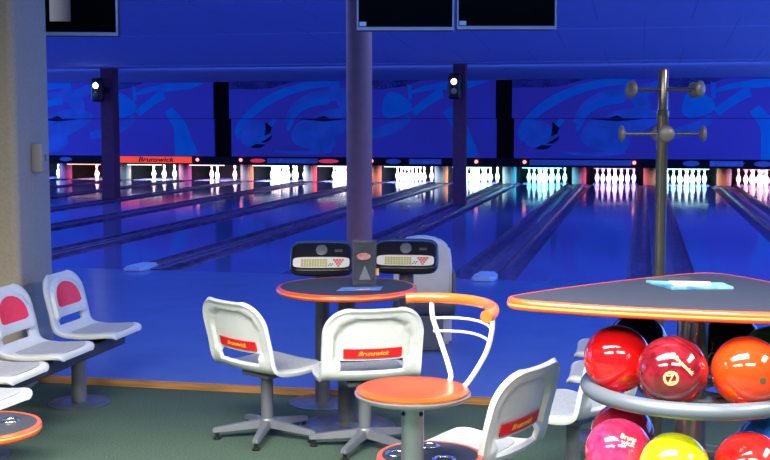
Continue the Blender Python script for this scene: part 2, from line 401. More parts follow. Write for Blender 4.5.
for (x0, x1, xo, side) in ((-17.35, -10.75, 0, 'left'), (-10.32, -3.50, 0, 'middle'), (-3.10, 3.95, 0, 'right')):
    ZB, ZT, ZS = .705, 2.605, 1.665
    for part, za, zb, y0, desc in (('upper', ZS + .006, ZT, YM, 'upper'), ('lower', ZB, ZS - .006, YM - .02, 'lower')):
        bm = bmesh.new()
        xa, xb = (x0, x1) if part == 'upper' else (x0 + .06, x1 + .03)
        box(bm, xa, xb, y0, y0 + .08, za, zb)
        W = 7.05 if side == 'right' else 6.85
        ox = (x0 if side != 'left' else x1 - 6.85) - .26
        for poly, mi, lvl in SH:
            P = [(ox + x / 285 * 7.05, ZT - y / 80 * (ZT - ZB)) for x, y in poly]
            tb = bmesh.new(); vs = [tb.verts.new((x, y0 - .0015 * lvl, z)) for x, z in P]
            tb.faces.new(vs)
            for co, no in (((0, 0, za + .004), (0, 0, -1)), ((0, 0, zb - .004), (0, 0, 1)), ((xa + .004, 0, 0), (-1, 0, 0)), ((xb - .004, 0, 0), (1, 0, 0))):
                bmesh.ops.bisect_plane(tb, geom=tb.verts[:] + tb.edges[:] + tb.faces[:], plane_co=co, plane_no=no, clear_outer=True)
            bmesh.ops.triangulate(tb, faces=tb.faces[:])
            mp = {}
            for f in tb.faces:
                nf = [mp.setdefault(v.index if False else v, bm.verts.new(v.co)) if v not in mp else mp[v] for v in f.verts]
                try: bm.faces.new(nf).material_index = mi
                except ValueError: pass
            tb.free()
        if part == 'upper':       # star speckles
            rnd = random.Random(3)
            for j in range(46):
                px = rnd.choice((rnd.uniform(6, 80), rnd.uniform(155, 205))); pz = rnd.uniform(1, 8)
                x = ox + px / 285 * 7.05; z = ZT - pz / 80 * (ZT - ZB); r = rnd.uniform(.008, .02)
                if not (xa + .03 < x < xb - .03): continue
                vs = [bm.verts.new((x + r * math.cos(a), y0 - .009, z + r * math.sin(a))) for a in (0, PI / 2, PI, 3 * PI / 2)]
                bm.faces.new(vs).material_index = 2
        loose = [v for v in bm.verts if not v.link_faces]
        bmesh.ops.delete(bm, geom=loose, context='VERTS')
        o = finish('mural_panel', bm, [M_mural, M_mdark, M_mlight, M_mmid, M_mnight])
        tag(o, '%s half of the blue abstract mural over the %s group of lanes' % (desc, side), 'mural panel', 'mural panels')
# black fascia under and behind the mural panels
bm = bmesh.new(); box(bm, XL, XR, YM + .09, YM + .16, .49, 2.6); struct('wall_fascia', bm, M_black)
bm = bmesh.new(); box(bm, XL, XR, YM + .0, YM + .088, .50, .70); struct('trim_2', bm, M_dark)
for x0, x1 in ((-10.69, -10.32), (-3.44, -3.10)):
    pass
# signs on the fascia
def sx(px): # horizontal place on the fascia for a column of the photo
    a = (px - 385) / FPX; X = a * cY - math.cos(PIT) * sY; Y = math.cos(PIT) * cY + a * sY
    return X * (YM / Y)
def sign(name, label, x0p, x1p, z0, z1, m, text=None, tm=None, oval=False, emitc=None):
    x0, x1 = sx(x0p), sx(x1p)
    th = thing(name, label, 'sign', ((x0 + x1) / 2, YM, (z0 + z1) / 2))
    w, h = (x1 - x0) / 2, (z1 - z0) / 2
    bm = bmesh.new()
    if oval:
        P = [(w * math.cos(2 * PI * i / 28), h * math.sin(2 * PI * i / 28)) for i in range(28)]
        vs0 = [bm.verts.new((x, -.03, z)) for x, z in P]; vs1 = [bm.verts.new((x, -.002, z)) for x, z in P]
        bm.faces.new(vs0); bm.faces.new(vs1)
        for i in range(28): bm.faces.new((vs0[i], vs0[(i + 1) % 28], vs1[(i + 1) % 28], vs1[i]))
    else: box(bm, -w, w, -.03, -.002, -h, h)
    finish('sign_face', bm, m, th)
    if text:
        me = add_text('sign_lettering', text, h * 2.1, tm, th, lambda x, y, z: (x * 1.35, -.033 - z, y), shear=.25, bold=.004, ext=.002)
    return th
M_sred = mat('lit_red_sign', (.8, .08, .02), .5, emit=(1, .055, .012), estr=.85)
M_sblue = mat('blue_sign', (.14, .22, .62), .6, vary=.05)
M_sblue2 = mat('blue_letter', (.22, .38, .85), .6, vary=.05)
M_sredd = mat('dim_red_sign', (.7, .03, .08), .5, emit=(.9, .04, .10), estr=.55)
M_led = mat('red_led', (.9, .2, .2), .4, emit=(1, .22, .2), estr=3.0)
sign('lit_sign', 'glowing orange-red Brunswick sign bar at the left under the mural', 122, 193, .525, .69, M_sred, 'Brunswick', M_dark)
sign('sign_bar', 'dim blue sign bar with red glowing ends left of the round column', 268, 318, .54, .66, M_sblue, 'Brunswick', M_sblue2)
sign('oval_sign', 'small red glowing sign left of the dim blue bar', 251, 266, .55, .65, M_sredd, oval=True)
sign('oval_sign', 'small red glowing sign just left of the round column', 319, 339, .55, .65, M_sredd, oval=True)
sign('oval_sign', 'blue oval sign right of the round column', 386, 401, .54, .67, M_sblue, oval=True)
sign('sign_bar', 'blue sign bar with pale lettering between round column and square post', 409, 441, .54, .67, M_sblue, 'Brunswick', M_sblue2)
sign('sign_bar', 'long dim blue sign bar above the cyan and violet lit pins', 529, 630, .54, .67, M_sblue)
sign('oval_sign', 'blue oval sign just right of the coat stand', 681, 698, .54, .67, M_sblue, oval=True)
sign('sign_bar', 'blue sign bar with lettering at the right under the mural', 708, 741, .54, .67, M_sblue, 'Brunswick', M_sblue2)
sign('oval_sign', 'blue oval sign at the right edge under the mural', 752, 770, .54, .67, M_sblue, oval=True)
sign('oval_sign', 'blue oval sign beside the concrete column at far left', 62, 74, .55, .66, M_sblue, oval=True)
for px, w in ((199, 'right of the orange-red sign'), (242, 'between the left mural gap and the dim blue bar'), (372, 'touching the right side of the round column'), (476, 'above the pins beside the square post'), (524, 'at the left end of the long blue sign bar'), (633, 'at the right end of the long blue sign bar')):
    bm = bmesh.new(); bmesh.ops.create_icosphere(bm, subdivisions=2, radius=.045)
    o = finish('indicator_lamp', bm, M_led, smooth=True, loc=(sx(px), YM - .04, .615))
    tag(o, 'tiny glowing red indicator lamp ' + w, 'lamp', 'red indicator lamps under the mural')

# ---- round column and the two square posts
bm = bmesh.new(); cyl(bm, .138, ZL + .01, 3.12, 40)
o = finish('round_column', bm, M_colg, auto=40, loc=(-2.975, 12.35, 0)); tag(o, 'grey round column rising from the lanes to the ceiling in the middle', 'column')
p1, p2 = (-10.30, 21.7), (-3.27, 21.45)
for (x, y), w, rot, lb in ((p1, .135, 0, 'dark purple square post at the left carrying the white signal lamp'), (p2, .115, 0, 'dark purple square post right of the round column carrying the red signal lamp')):
    bm = bmesh.new(); box(bm, -w, w, -w, w, 0, 2.60 - ZL, bev=.01)
    o = finish('square_post', bm, M_postp, loc=(x, y, ZL + .023)); tag(o, lb, 'post', 'square posts between the lanes')
def signal(x, y, z, rz, label, c1, e1, c2, e2):
    th = thing('signal_lamp', label, 'lamp', (x, y, z), rz)
    bm = bmesh.new(); box(bm, -.11, .11, -.10, .10, -.23, .23, bev=.05); finish('lamp_housing', bm, M_blk, th, auto=40)
    bm = bmesh.new(); box(bm, -.14, .14, .06, .215, -.05, .05); finish('bracket', bm, M_blk, th)
    for zz, c, e, nm in ((.08, c1, e1, 'lens'), (-.09, c2, e2, 'lens')):
        bm = bmesh.new(); bmesh.ops.create_uvsphere(bm, u_segments=16, v_segments=10, radius=.055)
        bmesh.ops.scale(bm, vec=(1, .6, 1), verts=bm.verts)
        finish('lens', bm, mat('lens_%d_%d' % (int(c[1] * 100), int(e * 10)), (.1, .1, .1), .3, emit=c, estr=e), th, smooth=True, loc=(0, -.10, zz))
signal(p1[0] - .08, p1[1] - .345, 2.20, 0, 'black signal lamp glowing white on the left square post', (1, .93, .98), 12, (.05, .05, .08), .1)
signal(p2[0] - .05, p2[1] - .325, 2.22, 0, 'black signal lamp glowing red-white on the square post right of the round column', (1, .55, .5), 5, (.2, .25, .3), .12)

# ------------------------------------------------------------------ moulded seat shell
L_S, W_S = .80, .241
prof_c = smoothpath([(0, .205, -.022), (0, .195, -.004), (0, .165, .004), (0, .08, -.004), (0, -.02, -.008), (0, -.12, .0), (0, -.172, .022),
                     (0, -.198, .07), (0, -.215, .14), (0, -.236, .22), (0, -.256, .30), (0, -.272, .355)], 10)
cum = [0]
for i in range(1, len(prof_c)): cum.append(cum[-1] + (prof_c[i] - prof_c[i - 1]).length)
L_S = cum[-1]
def cl(l):
    l = max(0, min(L_S, l))
    for i in range(1, len(cum)):
        if l <= cum[i] + 1e-9:
            t = (l - cum[i - 1]) / (cum[i] - cum[i - 1]); p = prof_c[i - 1].lerp(prof_c[i], t); d = (prof_c[i] - prof_c[i - 1]).normalized()
            return p, d
    return prof_c[-1], (prof_c[-1] - prof_c[-2]).normalized()
lb = L_S - .375                        # where the back begins (bend)
def halfw(l):
    w = W_S
    rf, rb = .085, .135
    if l < rf: w -= rf - math.sqrt(max(0, rf * rf - (rf - l) ** 2))
    if l > L_S - rb: w -= rb - math.sqrt(max(0, rb * rb - (l - L_S + rb) ** 2))
    return w
def sst(a, b, x):
    if a > b: return 1 - sst(b, a, x)
    t = max(0, min(1, (x - a) / (b - a))); return t * t * (3 - 2 * t)
def shell_pt(s, l, off=0.0):
    """s metres across, l metres along, off metres out of the sitting side"""
    p, d = cl(l)
    nrm = Vector((0, d.z, -d.y))       # up on the pan, forward on the back
    if nrm.z < 0 and l < lb: nrm = -nrm
    if l >= lb and nrm.y < 0: nrm = -nrm
    if nrm.z < -.2: nrm = -nrm
    bk = sst(lb - .05, lb + .12, l)
    u = s / W_S
    curl = (.012 * u * u) * (1 - bk) + (.030 * u * u) * bk
    return Vector((s, p.y, p.z)) + nrm * (off + curl)
SLOT = (lb + .052, lb + .108, .152)
def rows():
    R = []
    for i in range(9): R.append(.085 * (1 - math.cos(PI / 2 * i / 8)))
    n = 14; a, b_ = .085, SLOT[0]
    for i in range(1, n + 1): R.append(a + (b_ - a) * i / n)
    for i in range(1, 4): R.append(SLOT[0] + (SLOT[1] - SLOT[0]) * i / 3)
    n = 14; a, b_ = SLOT[1], L_S - .135
    for i in range(1, n + 1): R.append(a + (b_ - a) * i / n)
    for i in range(1, 13): R.append(L_S - .135 * (1 - math.sin(PI / 2 * i / 12)))
    return R
def make_shell(parent):
    bm = bmesh.new(); R = rows(); us = [-1, -.955, -.88, -.81, -.775, -.74, -SLOT[2] / W_S, -.52, -.38, -.25, -.12, 0, .12, .25, .38, .52, SLOT[2] / W_S, .74, .775, .81, .88, .955, 1]
    G = []
    for l in R:
        w = halfw(l); row = []
        for u in us:
            s = u * w
            # inner back panel stands forward of the rim, leaving an arch step on the rear
            RI = .175; qx, ql = max(0, abs(s) - (W_S - RI)), max(0, l - (L_S - RI))
            de = RI - math.hypot(qx, ql)
            inner = sst(.045, .054, de) * sst(SLOT[1] - .012, SLOT[1] + .004, l)
            edge = max(sst(.022, .0, w - abs(s)), sst(.022, 0, L_S - l), sst(.022, 0, l)) * .009
            row.append(bm.verts.new(shell_pt(s, l, inner * .022 - edge)))
        G.append(row)
    for i in range(len(R) - 1):
        lm = (R[i] + R[i + 1]) / 2
        for j in range(len(us) - 1):
            um = (us[j] + us[j + 1]) / 2 * W_S
            if SLOT[0] < lm < SLOT[1] and abs(um) < SLOT[2]: continue
            bm.faces.new((G[i][j], G[i][j + 1], G[i + 1][j + 1], G[i + 1][j]))
    o = finish('seat', bm, M_shell, parent, smooth=True)
    md = o.modifiers.new('thick', 'SOLIDIFY'); md.thickness = .020; md.offset = 0
    bv = o.modifiers.new('soft', 'BEVEL'); bv.width = .006; bv.segments = 2; bv.limit_method = 'ANGLE'; bv.angle_limit = math.radians(50)
    return o
def patch(name, parent, m, outline, off, th, n=1):
    """thin patch on the shell; outline = list of (s, l)"""
    bm = bmesh.new(); vs = [bm.verts.new((s, l, 0)) for s, l in outline]; bm.faces.new(vs)
    xs = [s for s, l in outline]; ls = [l for s, l in outline]
    k = 12
    for i in range(1, k):
        x = min(xs) + (max(xs) - min(xs)) * i / k
        bmesh.ops.bisect_plane(bm, geom=bm.verts[:] + bm.edges[:] + bm.faces[:], plane_co=(x, 0, 0), plane_no=(1, 0, 0))
        y = min(ls) + (max(ls) - min(ls)) * i / k
        bmesh.ops.bisect_plane(bm, geom=bm.verts[:] + bm.edges[:] + bm.faces[:], plane_co=(0, y, 0), plane_no=(0, 1, 0))
    top = bm.faces[:]
    r = bmesh.ops.extrude_face_region(bm, geom=top)
    nv = set(v for v in r['geom'] if isinstance(v, bmesh.types.BMVert))
    for v in bm.verts:
        v.co = shell_pt(v.co.x, v.co.y, off + (th if v in nv else 0))
    return finish(name, bm, m, parent, auto=40)
def oval(cs, cl_, a, b_, n=28, e=2.0):
    P = []
    for i in range(n):
        t = 2 * PI * i / n; c, s = math.cos(t), math.sin(t)
        P.append((cs + a * abs(c) ** (2 / e) * (1 if c > 0 else -1), cl_ + b_ * abs(s) ** (2 / e) * (1 if s > 0 else -1)))
    return P
def dress_shell(sh_, front_badge=True, grey_pan=True):
    if grey_pan:
        P = []
        q = patch('pan_grey', sh_, M_pan_grey, oval(0, .178, .200, .145, 40, 5), .011, .004)  # thin grey sheet added over the pan for its shaded tone
    # badge on the sitting side: half-moon
    if front_badge:
        ob = []
        for i in range(25):
            t = PI * i / 24; ob.append((.150 * math.cos(t) * (1 if True else 1), L_S - .185 + .125 * math.sin(t) ** .8))
        ob += [(-.152, L_S - .20), (-.12, L_S - .213), (.12, L_S - .213), (.152, L_S - .20)]
        patch('front_badge', sh_, M_red, ob, .0285, .004)['label'] = 'glossy red half-moon badge'
    zc = SLOT[1] + .040
    patch('rear_label', sh_, M_redl, [(-.140, zc - .023), (.140, zc - .023), (.140, zc + .023), (-.140, zc + .023)], .003, .003)['label'] = 'red strip label with yellow lettering'
    def f(x, y, z):
        return shell_pt(-x * 1.25, zc + y, -.0048 + z * .0)
    add_text('lettering', 'Brunswick', .030, M_yel, sh_, lambda x, y, z: shell_pt(x * 1.15, zc + y, -.0003 - z) if False else shell_pt(x * 1.15, zc + y, .0012 - z), shear=.35, bold=.0006, ext=.0006)

# ---- swivel chair
def make_swivel():
    r = thing('swivel_chair', '', 'chair')
    h = .36
    s = make_shell(r); s.location = (0, 0.02, h); dress_shell(s, True, True)
    bm = bmesh.new(); box(bm, -.10, .10, -.08, .12, h - .045, h - .022, bev=.006); finish('seat_bracket', bm, M_steel, r)
    bm = bmesh.new(); cyl(bm, .031, .075, h - .04, 28); finish('post', bm, M_steel, r, auto=40)
    bm = bmesh.new(); lathe(bm, [(0, .052), (.042, .052), (.044, .085), (.036, .098), (0, .098)], 28); finish('hub', bm, M_steel, r, auto=40)
    for i in range(5):
        a = math.radians(72 * i + 20); c, sn = math.cos(a), math.sin(a)
        bm = bmesh.new()
        ang = []
        for t, w, z0, z1 in ((.02, .026, .050, .092), (.14, .021, .042, .076), (.262, .017, .034, .058), (.272, .012, .036, .054)):
            ang.append([bm.verts.new((c * t - sn * q, sn * t + c * q, z)) for q, z in ((-w, z0), (w, z0), (w * .75, z1), (-w * .75, z1))])
        for k in range(3):
            for j in range(4): bm.faces.new((ang[k][j], ang[k][(j + 1) % 4], ang[k + 1][(j + 1) % 4], ang[k + 1][j]))
        bm.faces.new(ang[0]); bm.faces.new(ang[-1])
        bmesh.ops.recalc_face_normals(bm, faces=bm.faces)
        bmesh.ops.bevel(bm, geom=[e for e in bm.edges], offset=.003, segments=2, affect='EDGES')
        arm = finish('base_arm', bm, M_steel, r, auto=45)
        bm = bmesh.new(); lathe(bm, [(0, 0), (.020, 0), (.021, .006), (.010, .014), (.009, .04), (0, .04)], 18, (c * .25, sn * .25, 0))
        finish('foot_glide', bm, M_blk, arm, auto=40)
    return r
chair = make_swivel()
chs = [(V(.80, 4.90), math.radians(50) + YAW, 0, 'white swivel chair half hidden behind the glossy red bowling ball'),
       (V(-.590, 5.79), -math.radians(45) + YAW, .0, 'white swivel chair left of the round table with five-armed grey base, seat turned right'),
       (V(-.098, 5.60), math.radians(13) + YAW, 0, 'white swivel chair seen squarely from behind, red label, in front of the round table'),
       (V(.335, 4.24), math.radians(55) + YAW, 0, 'large nearest white swivel chair right of the orange bar stool, facing left')]
for i, (p, rz, z, lab) in enumerate(chs):
    o = chair if i == 0 else copy_tree(chair)
    o.location = (p[0], p[1], z); o.rotation_euler[2] = rz; tag(o, lab, 'chair', 'white swivel chairs')

# ---- tandem benches
def bench(name, label, beam_x, y0, y1, face, seats, posts, h=.36):
    """beam runs along Y at beam_x; face = +1 seats look to +X, -1 to -X"""
    r = thing(name, label, 'bench', (beam_x, 0, 0))
    bm = bmesh.new(); box(bm, -.045, .045, y0, y1, h - .115, h - .045, bev=.008); finish('beam', bm, M_beam, r)
    for y in posts:
        bm = bmesh.new(); cyl(bm, .042, .0, h - .11, 28, (0, y)); finish('post', bm, M_steel, r, auto=40)
        bm = bmesh.new(); lathe(bm, [(0, 0), (.17, 0), (.17, .006), (.16, .012), (.05, .014), (0, .014)], 36, (0, y, 0)); pl = finish('floor_plate', bm, M_plate, r, auto=40)
    first_ = None
    for (y, dx, drz) in seats:
        if first_ is None:
            first_ = make_shell(r); dress_shell(first_, True, True); o = first_
            bm = bmesh.new(); box(bm, -.09, .09, -.10, .10, -.050, -.018, bev=.006); finish('seat_bracket', bm, M_darkst, o)
        else: o = copy_tree(first_, r)
        o.scale = (.93, .93, .93); o.location = (dx, y, h); o.rotation_euler[2] = (-PI / 2 if face > 0 else PI / 2) + drz
    return r
bench('tandem_bench', 'row of white seats with red badges on a dark beam beside the concrete column', -3.06, 4.10, 6.50, 1,
      [(6.28, -.03, 0), (5.66, -.03, 0), (5.10, .0, 0), (4.56, .20, -.1)], (5.98, 4.9))
bench('tandem_bench', 'row of white seats facing left, partly hidden behind the red bowling balls', -.13, 5.50, 6.55, -1,
      [(6.32, -.0, 0), (5.70, -.0, 0)], (6.3, 5.85))

# ---- round table
TC = (-1.465, 5.80)
th = thing('round_table', 'round dark-topped table with glowing orange edge in the middle between the swivel chairs', 'table', (TC[0], TC[1], 0))
hT = .735; rT = .352
def orange_edge(bmfun, parent): pass
bm = bmesh.new(); lathe(bm, [(0, hT - .028), (rT - .012, hT - .028), (rT - .012, hT), (0, hT)], 72); finish('tabletop', bm, M_top, th, auto=40)
bm = bmesh.new(); lathe(bm, [(rT - .012, hT - .032), (rT - .002, hT - .032), (rT + .006, hT - .024), (rT + .008, hT - .018), (rT + .008, hT - .012), (rT + .005, hT - .003), (rT - .003, hT + .002), (rT - .012, hT + .001), (rT - .012, hT - .032)], 72, mfun=lambda k: 1 if k in (3,) else 0)
finish('edge_trim', bm, [M_edge, M_edgehl], th, auto=60)
bm = bmesh.new(); cyl(bm, .048, .012, hT - .028, 32); finish('column', bm, M_darkst, th, auto=40)
bm = bmesh.new(); lathe(bm, [(0, 0), (.25, 0), (.25, .006), (.235, .014), (.06, .018), (.05, .03), (0, .03)], 48); finish('base_plate', bm, M_plate, th, auto=40)
bm = bmesh.new(); cyl(bm, .09, hT - .034, hT - .028, 28); finish('mounting_plate', bm, M_darkst, th)

# leaflet holder on the round table
p = V(-.105, 5.975, hT)
sh1 = thing('leaflet', 'blue leaflet lying flat on the round table under the holder', 'leaflet', (V(-.13, 5.86, hT + .001)), YAW + .15)
bm = bmesh.new(); prism(bm, [(-.12, -.05), (.10, -.05), (.13, .06), (-.08, .06)], 0, .002); finish('sheet', bm, M_paperb, sh1)
bm = bmesh.new(); prism(bm, [(-.02, -.035), (.05, -.035), (.06, -.01), (-.01, -.01)], .002, .0025); finish('printed_patch', bm, M_pink, sh1)
th = thing('leaflet_holder', 'clear acrylic leaflet holder with dark card standing on the round table', 'leaflet holder', (p[0], p[1], hT + .003), YAW + .10)
bm = bmesh.new()
box(bm, -.062, .062, -.003, .0, 0, .235, bev=.0008); box(bm, -.062, .062, .020, .023, 0, .235, bev=.0008)
box(bm, -.062, -.059, 0, .02, 0, .235); box(bm, .059, .062, 0, .02, 0, .235); box(bm, -.066, .066, -.045, .05, -.002, .002)
hd = finish('acrylic_case', bm, M_acr, th)
bm = bmesh.new(); box(bm, -.057, .057, .006, .014, .004, .222); cd = finish('card', bm, M_card, th)
bm = bmesh.new(); prism(bm, oval(0, 0, .036, .018), 0, .002); bmesh.ops.rotate(bm, matrix=Matrix.Rotation(PI / 2, 3, 'X'), verts=bm.verts)
finish('printed_badge', bm, mat('badge_print', (.80, .12, .12), .4, col2=(.85, .55, .5), scale=50), cd, loc=(-.004, .0055, .150))
bm = bmesh.new(); prism(bm, [(-.03, 0), (.03, 0), (0, .075)], 0, .001); bmesh.ops.rotate(bm, matrix=Matrix.Rotation(PI / 2, 3, 'X'), verts=bm.verts)
finish('printed_triangle', bm, mat('grey_print', (.25, .27, .32), .5, vary=.1), cd, loc=(.002, .0055, .03))
bm = bmesh.new(); box(bm, .040, .075, .012, .019, .05, .085); finish('price_tag', bm, mat('amber_tag', (.75, .42, .15), .5, vary=.2, scale=40), th)

# ---- scoring consoles on pedestals
def console(loc, rz, label, w):
    r = thing('scoring_console', label, 'console', (loc[0], loc[1], 0), rz, 'scoring consoles')
    zb = .725
    bm = bmesh.new(); cyl(bm, .042, .012, zb + .05, 28); finish('pedestal', bm, M_darkst, r, auto=40)
    bm = bmesh.new(); lathe(bm, [(0, 0), (.19, 0), (.19, .006), (.175, .013), (.05, .016), (0, .016)], 40); finish('floor_plate', bm, M_plate, r, auto=40)
    # body: rounded wedge, sloping face towards the seats (-Y)
    sec = smoothpath([(0, -.075, zb), (0, -.105, zb + .03), (0, -.097, zb + .055), (0, -.032, zb + .15), (0, 0, zb + .180), (0, .06, zb + .188), (0, .11, zb + .16), (0, .12, zb + .06), (0, .09, zb)], 4, closed=True)
    bm = bmesh.new(); xs = [(-1, .42), (-.985, .62), (-.95, .76), (-.88, .88), (-.76, .96), (-.5, 1), (.5, 1), (.76, .96), (.88, .88), (.95, .76), (.985, .62), (1, .42)]
    cy_, cz_ = .01, zb + .08; rg = []
    for u, k in xs: rg.append([bm.verts.new((u * w / 2, cy_ + (q.y - cy_) * k, cz_ + (q.z - cz_) * k)) for q in sec])
    n = len(sec)
    for i in range(len(rg) - 1):
        for j in range(n): bm.faces.new((rg[i][j], rg[i][(j + 1) % n], rg[i + 1][(j + 1) % n], rg[i + 1][j]))
    bm.faces.new(rg[0]); bm.faces.new(rg[-1])
    body = finish('console_body', bm, M_cons, r, auto=50)
    sl = math.atan2(.095, .065)
    def face(x, t, o):           # t up the slope, o out
        return (x, -.097 + t * math.cos(sl) - o * math.sin(sl), zb + .055 + t * math.sin(sl) + o * math.cos(sl))
    def fpatch(name, pts, o, thk, m, par):
        bm = bmesh.new(); a = [bm.verts.new(face(x, t, o)) for x, t in pts]; b2 = [bm.verts.new(face(x, t, o + thk)) for x, t in pts]
        bm.faces.new(a); bm.faces.new(b2)
        for i in range(len(pts)): bm.faces.new((a[i], a[(i + 1) % len(pts)], b2[(i + 1) % len(pts)], b2[i]))
        return finish(name, bm, m, par)
    kp = fpatch('keypad', oval(0, .026, w * .445, .033, 32, 5), .004, .004, M_paper, r); kp['label'] = 'cream keypad strip with coloured keys'
    M_k1 = mat('key_olive', (.45, .42, .10), .5, vary=.1); M_k2 = mat('key_red', (.75, .10, .12), .5, vary=.1); M_k3 = mat('key_dark', (.05, .05, .06), .5, vary=.1)
    bm = bmesh.new()
    def key(x, t, sx_, st, mi):
        a = [bm.verts.new(face(x + dx * sx_, t + dt * st, .0082)) for dx, dt in ((-.5, -.5), (.5, -.5), (.5, .5), (-.5, .5))]
        b2 = [bm.verts.new(face(x + dx * sx_, t + dt * st, .0105)) for dx, dt in ((-.5, -.5), (.5, -.5), (.5, .5), (-.5, .5))]
        bm.faces.new(b2).material_index = mi
        for i in range(4): bm.faces.new((a[i], a[(i + 1) % 4], b2[(i + 1) % 4], b2[i])).material_index = mi
    for rr in range(4):
        for c in range(10): key(-w * .30 + c * w * .042, .003 + rr * .0125, w * .034, .0085, 0)
        for c in range(rr + 1): key(w * .27 + (c - rr / 2) * w * .045, .003 + rr * .0125, w * .036, .0095, 1)
    for c in range(4): key(w * (.12 + .02 * c), .006 + .010 * (c % 2), w * .018, .006, 2)
    finish('keys', bm, [M_k1, M_k2, M_k3], kp)
    bm = bmesh.new(); lathe(bm, [(0, 0), (.032, 0), (.032, .006), (.026, .008), (0, .006)], 28)
    sp = finish('speaker_grille', bm, M_steel, r, auto=40); sp.location = face(.0, .105, .0); sp.rotation_euler = (sl, 0, 0)
    bm = bmesh.new(); box(bm, -.022, .022, -.008, .008, 0, .006, bev=.002)
    bt = finish('button', bm, M_darkst, r); bt.location = face(w * .27, .100, .0); bt.rotation_euler = (sl, 0, 0)
    return r
pL = V(-.350, 6.50); pR = V(.12, 6.60)
console(pL, YAW, 'black scoring console with cream keypad behind the left side of the round table', .35)
console(pR, YAW - .08, 'black scoring console with cream keypad between leaflet holder and orange stool back', .36)

# ---- ball return
pB = V(.262, 8.20)
th = thing('ball_return', 'pale grey ball return hood standing behind the right scoring console', 'ball return', (pB[0], pB[1], ZL), YAW)
bm = bmesh.new()
P = [(-.20, 0), (.20, 0), (.20, .58), (.185, .68), (.12, .725), (0, .745), (-.12, .725), (-.185, .68), (-.20, .58)]
a = [bm.verts.new((x, -.16, z)) for x, z in P]; b_ = [bm.verts.new((x, .28, z * .97)) for x, z in P]
bm.faces.new(a); bm.faces.new(b_)
for i in range(len(P)): bm.faces.new((a[i], a[(i + 1) % 9], b_[(i + 1) % 9], b_[i]))
bmesh.ops.recalc_face_normals(bm, faces=bm.faces); bmesh.ops.bevel(bm, geom=bm.edges[:], offset=.02, segments=3, affect='EDGES')
finish('hood', bm, M_ret, th, auto=40)
bm = bmesh.new(); box(bm, -.215, .215, -.42, -.14, .24, .34, bev=.03); finish('ball_tray', bm, M_darkst, th, auto=40)
bm = bmesh.new(); box(bm, -.13, .13, -.40, -.18, 0, .24, bev=.01); finish('tray_foot', bm, M_steel, th)
bm = bmesh.new(); box(bm, .203, .225, -.16, .2, .30, .50, bev=.006); finish('side_panel', bm, M_steel, th)

# ---- bar stool with wrap-around back
p = V(.090, 3.76)
st = thing('bar_stool', 'orange bar stool with silver column and curved orange backrest rail in the foreground', 'stool', (p[0], p[1], 0), YAW)
zs = .706; rs = .186
bm = bmesh.new(); lathe(bm, [(0, zs - .012), (rs - .012, zs - .012), (rs - .003, zs - .006), (rs - .002, zs), (rs - .012, zs + .006), (rs - .04, zs + .006), (rs - .08, zs + .001), (.04, zs - .004), (0, zs - .004)], 64); finish('seat', bm, M_ored, st, auto=60)
bm = bmesh.new(); lathe(bm, [(0, zs - .04), (.12, zs - .038), (rs - .012, zs - .026), (rs + .002, zs - .016), (rs + .003, zs - .010), (rs - .003, zs - .008), (0, zs - .013)], 64)
finish('seat_pan', bm, M_alu, st, auto=60)['label'] = 'silver dish under the orange seat'
bm = bmesh.new(); cyl(bm, .037, .016, zs - .035, 36); cm = finish('column', bm, M_alu, st, auto=40)
for dx in (-.030, .026):
    bm = bmesh.new(); bmesh.ops.create_uvsphere(bm, u_segments=12, v_segments=8, radius=.008)
    y = -math.sqrt(.037 ** 2 - dx ** 2); finish('bolt', bm, M_blk, cm, smooth=True, loc=(dx, y, zs - .075))
bm = bmesh.new(); lathe(bm, [(0, 0), (.06, 0), (.06, .008), (.055, .016), (.045, .03), (0, .03)], 48); finish('base_plate', bm, M_alu, st, auto=40)
zr = .966; R0 = .256
def pa(deg, r, z): return (r * math.cos(math.radians(deg)), r * math.sin(math.radians(deg)), z)
bm = bmesh.new()
rail = [pa(94 - 124 * i / 30, R0 + .004, zr + .006 * math.sin(PI * i / 30)) for i in range(31)]
tube(bm, rail, lambda t: .0165 + .003 * t, 20, sq=1.05); finish('backrest_rail', bm, M_orail, st, auto=60)
for pts in (smoothpath([pa(74, R0, zr - .008), pa(73, .256, .90), pa(66, .250, .82), pa(50, .205, .725), pa(46, .175, .700)], 8),
            smoothpath([pa(-2, R0, zr - .008), pa(0, .256, .90), pa(6, .24, .82), pa(15, .195, .725), pa(18, .172, .700)], 8)):
    bm = bmesh.new(); tube(bm, pts, .0085, 12); finish('back_rod', bm, M_white, st, auto=60)
for z_, r_ in ((.900, .256), (.855, .250)):
    bm = bmesh.new(); tube(bm, [pa(72 - 70 * i / 14, r_ + .004 * math.sin(PI * i / 14), z_ + .008 * math.sin(PI * i / 14)) for i in range(15)], .0045, 10); finish('cross_bar', bm, M_white, st, auto=60)

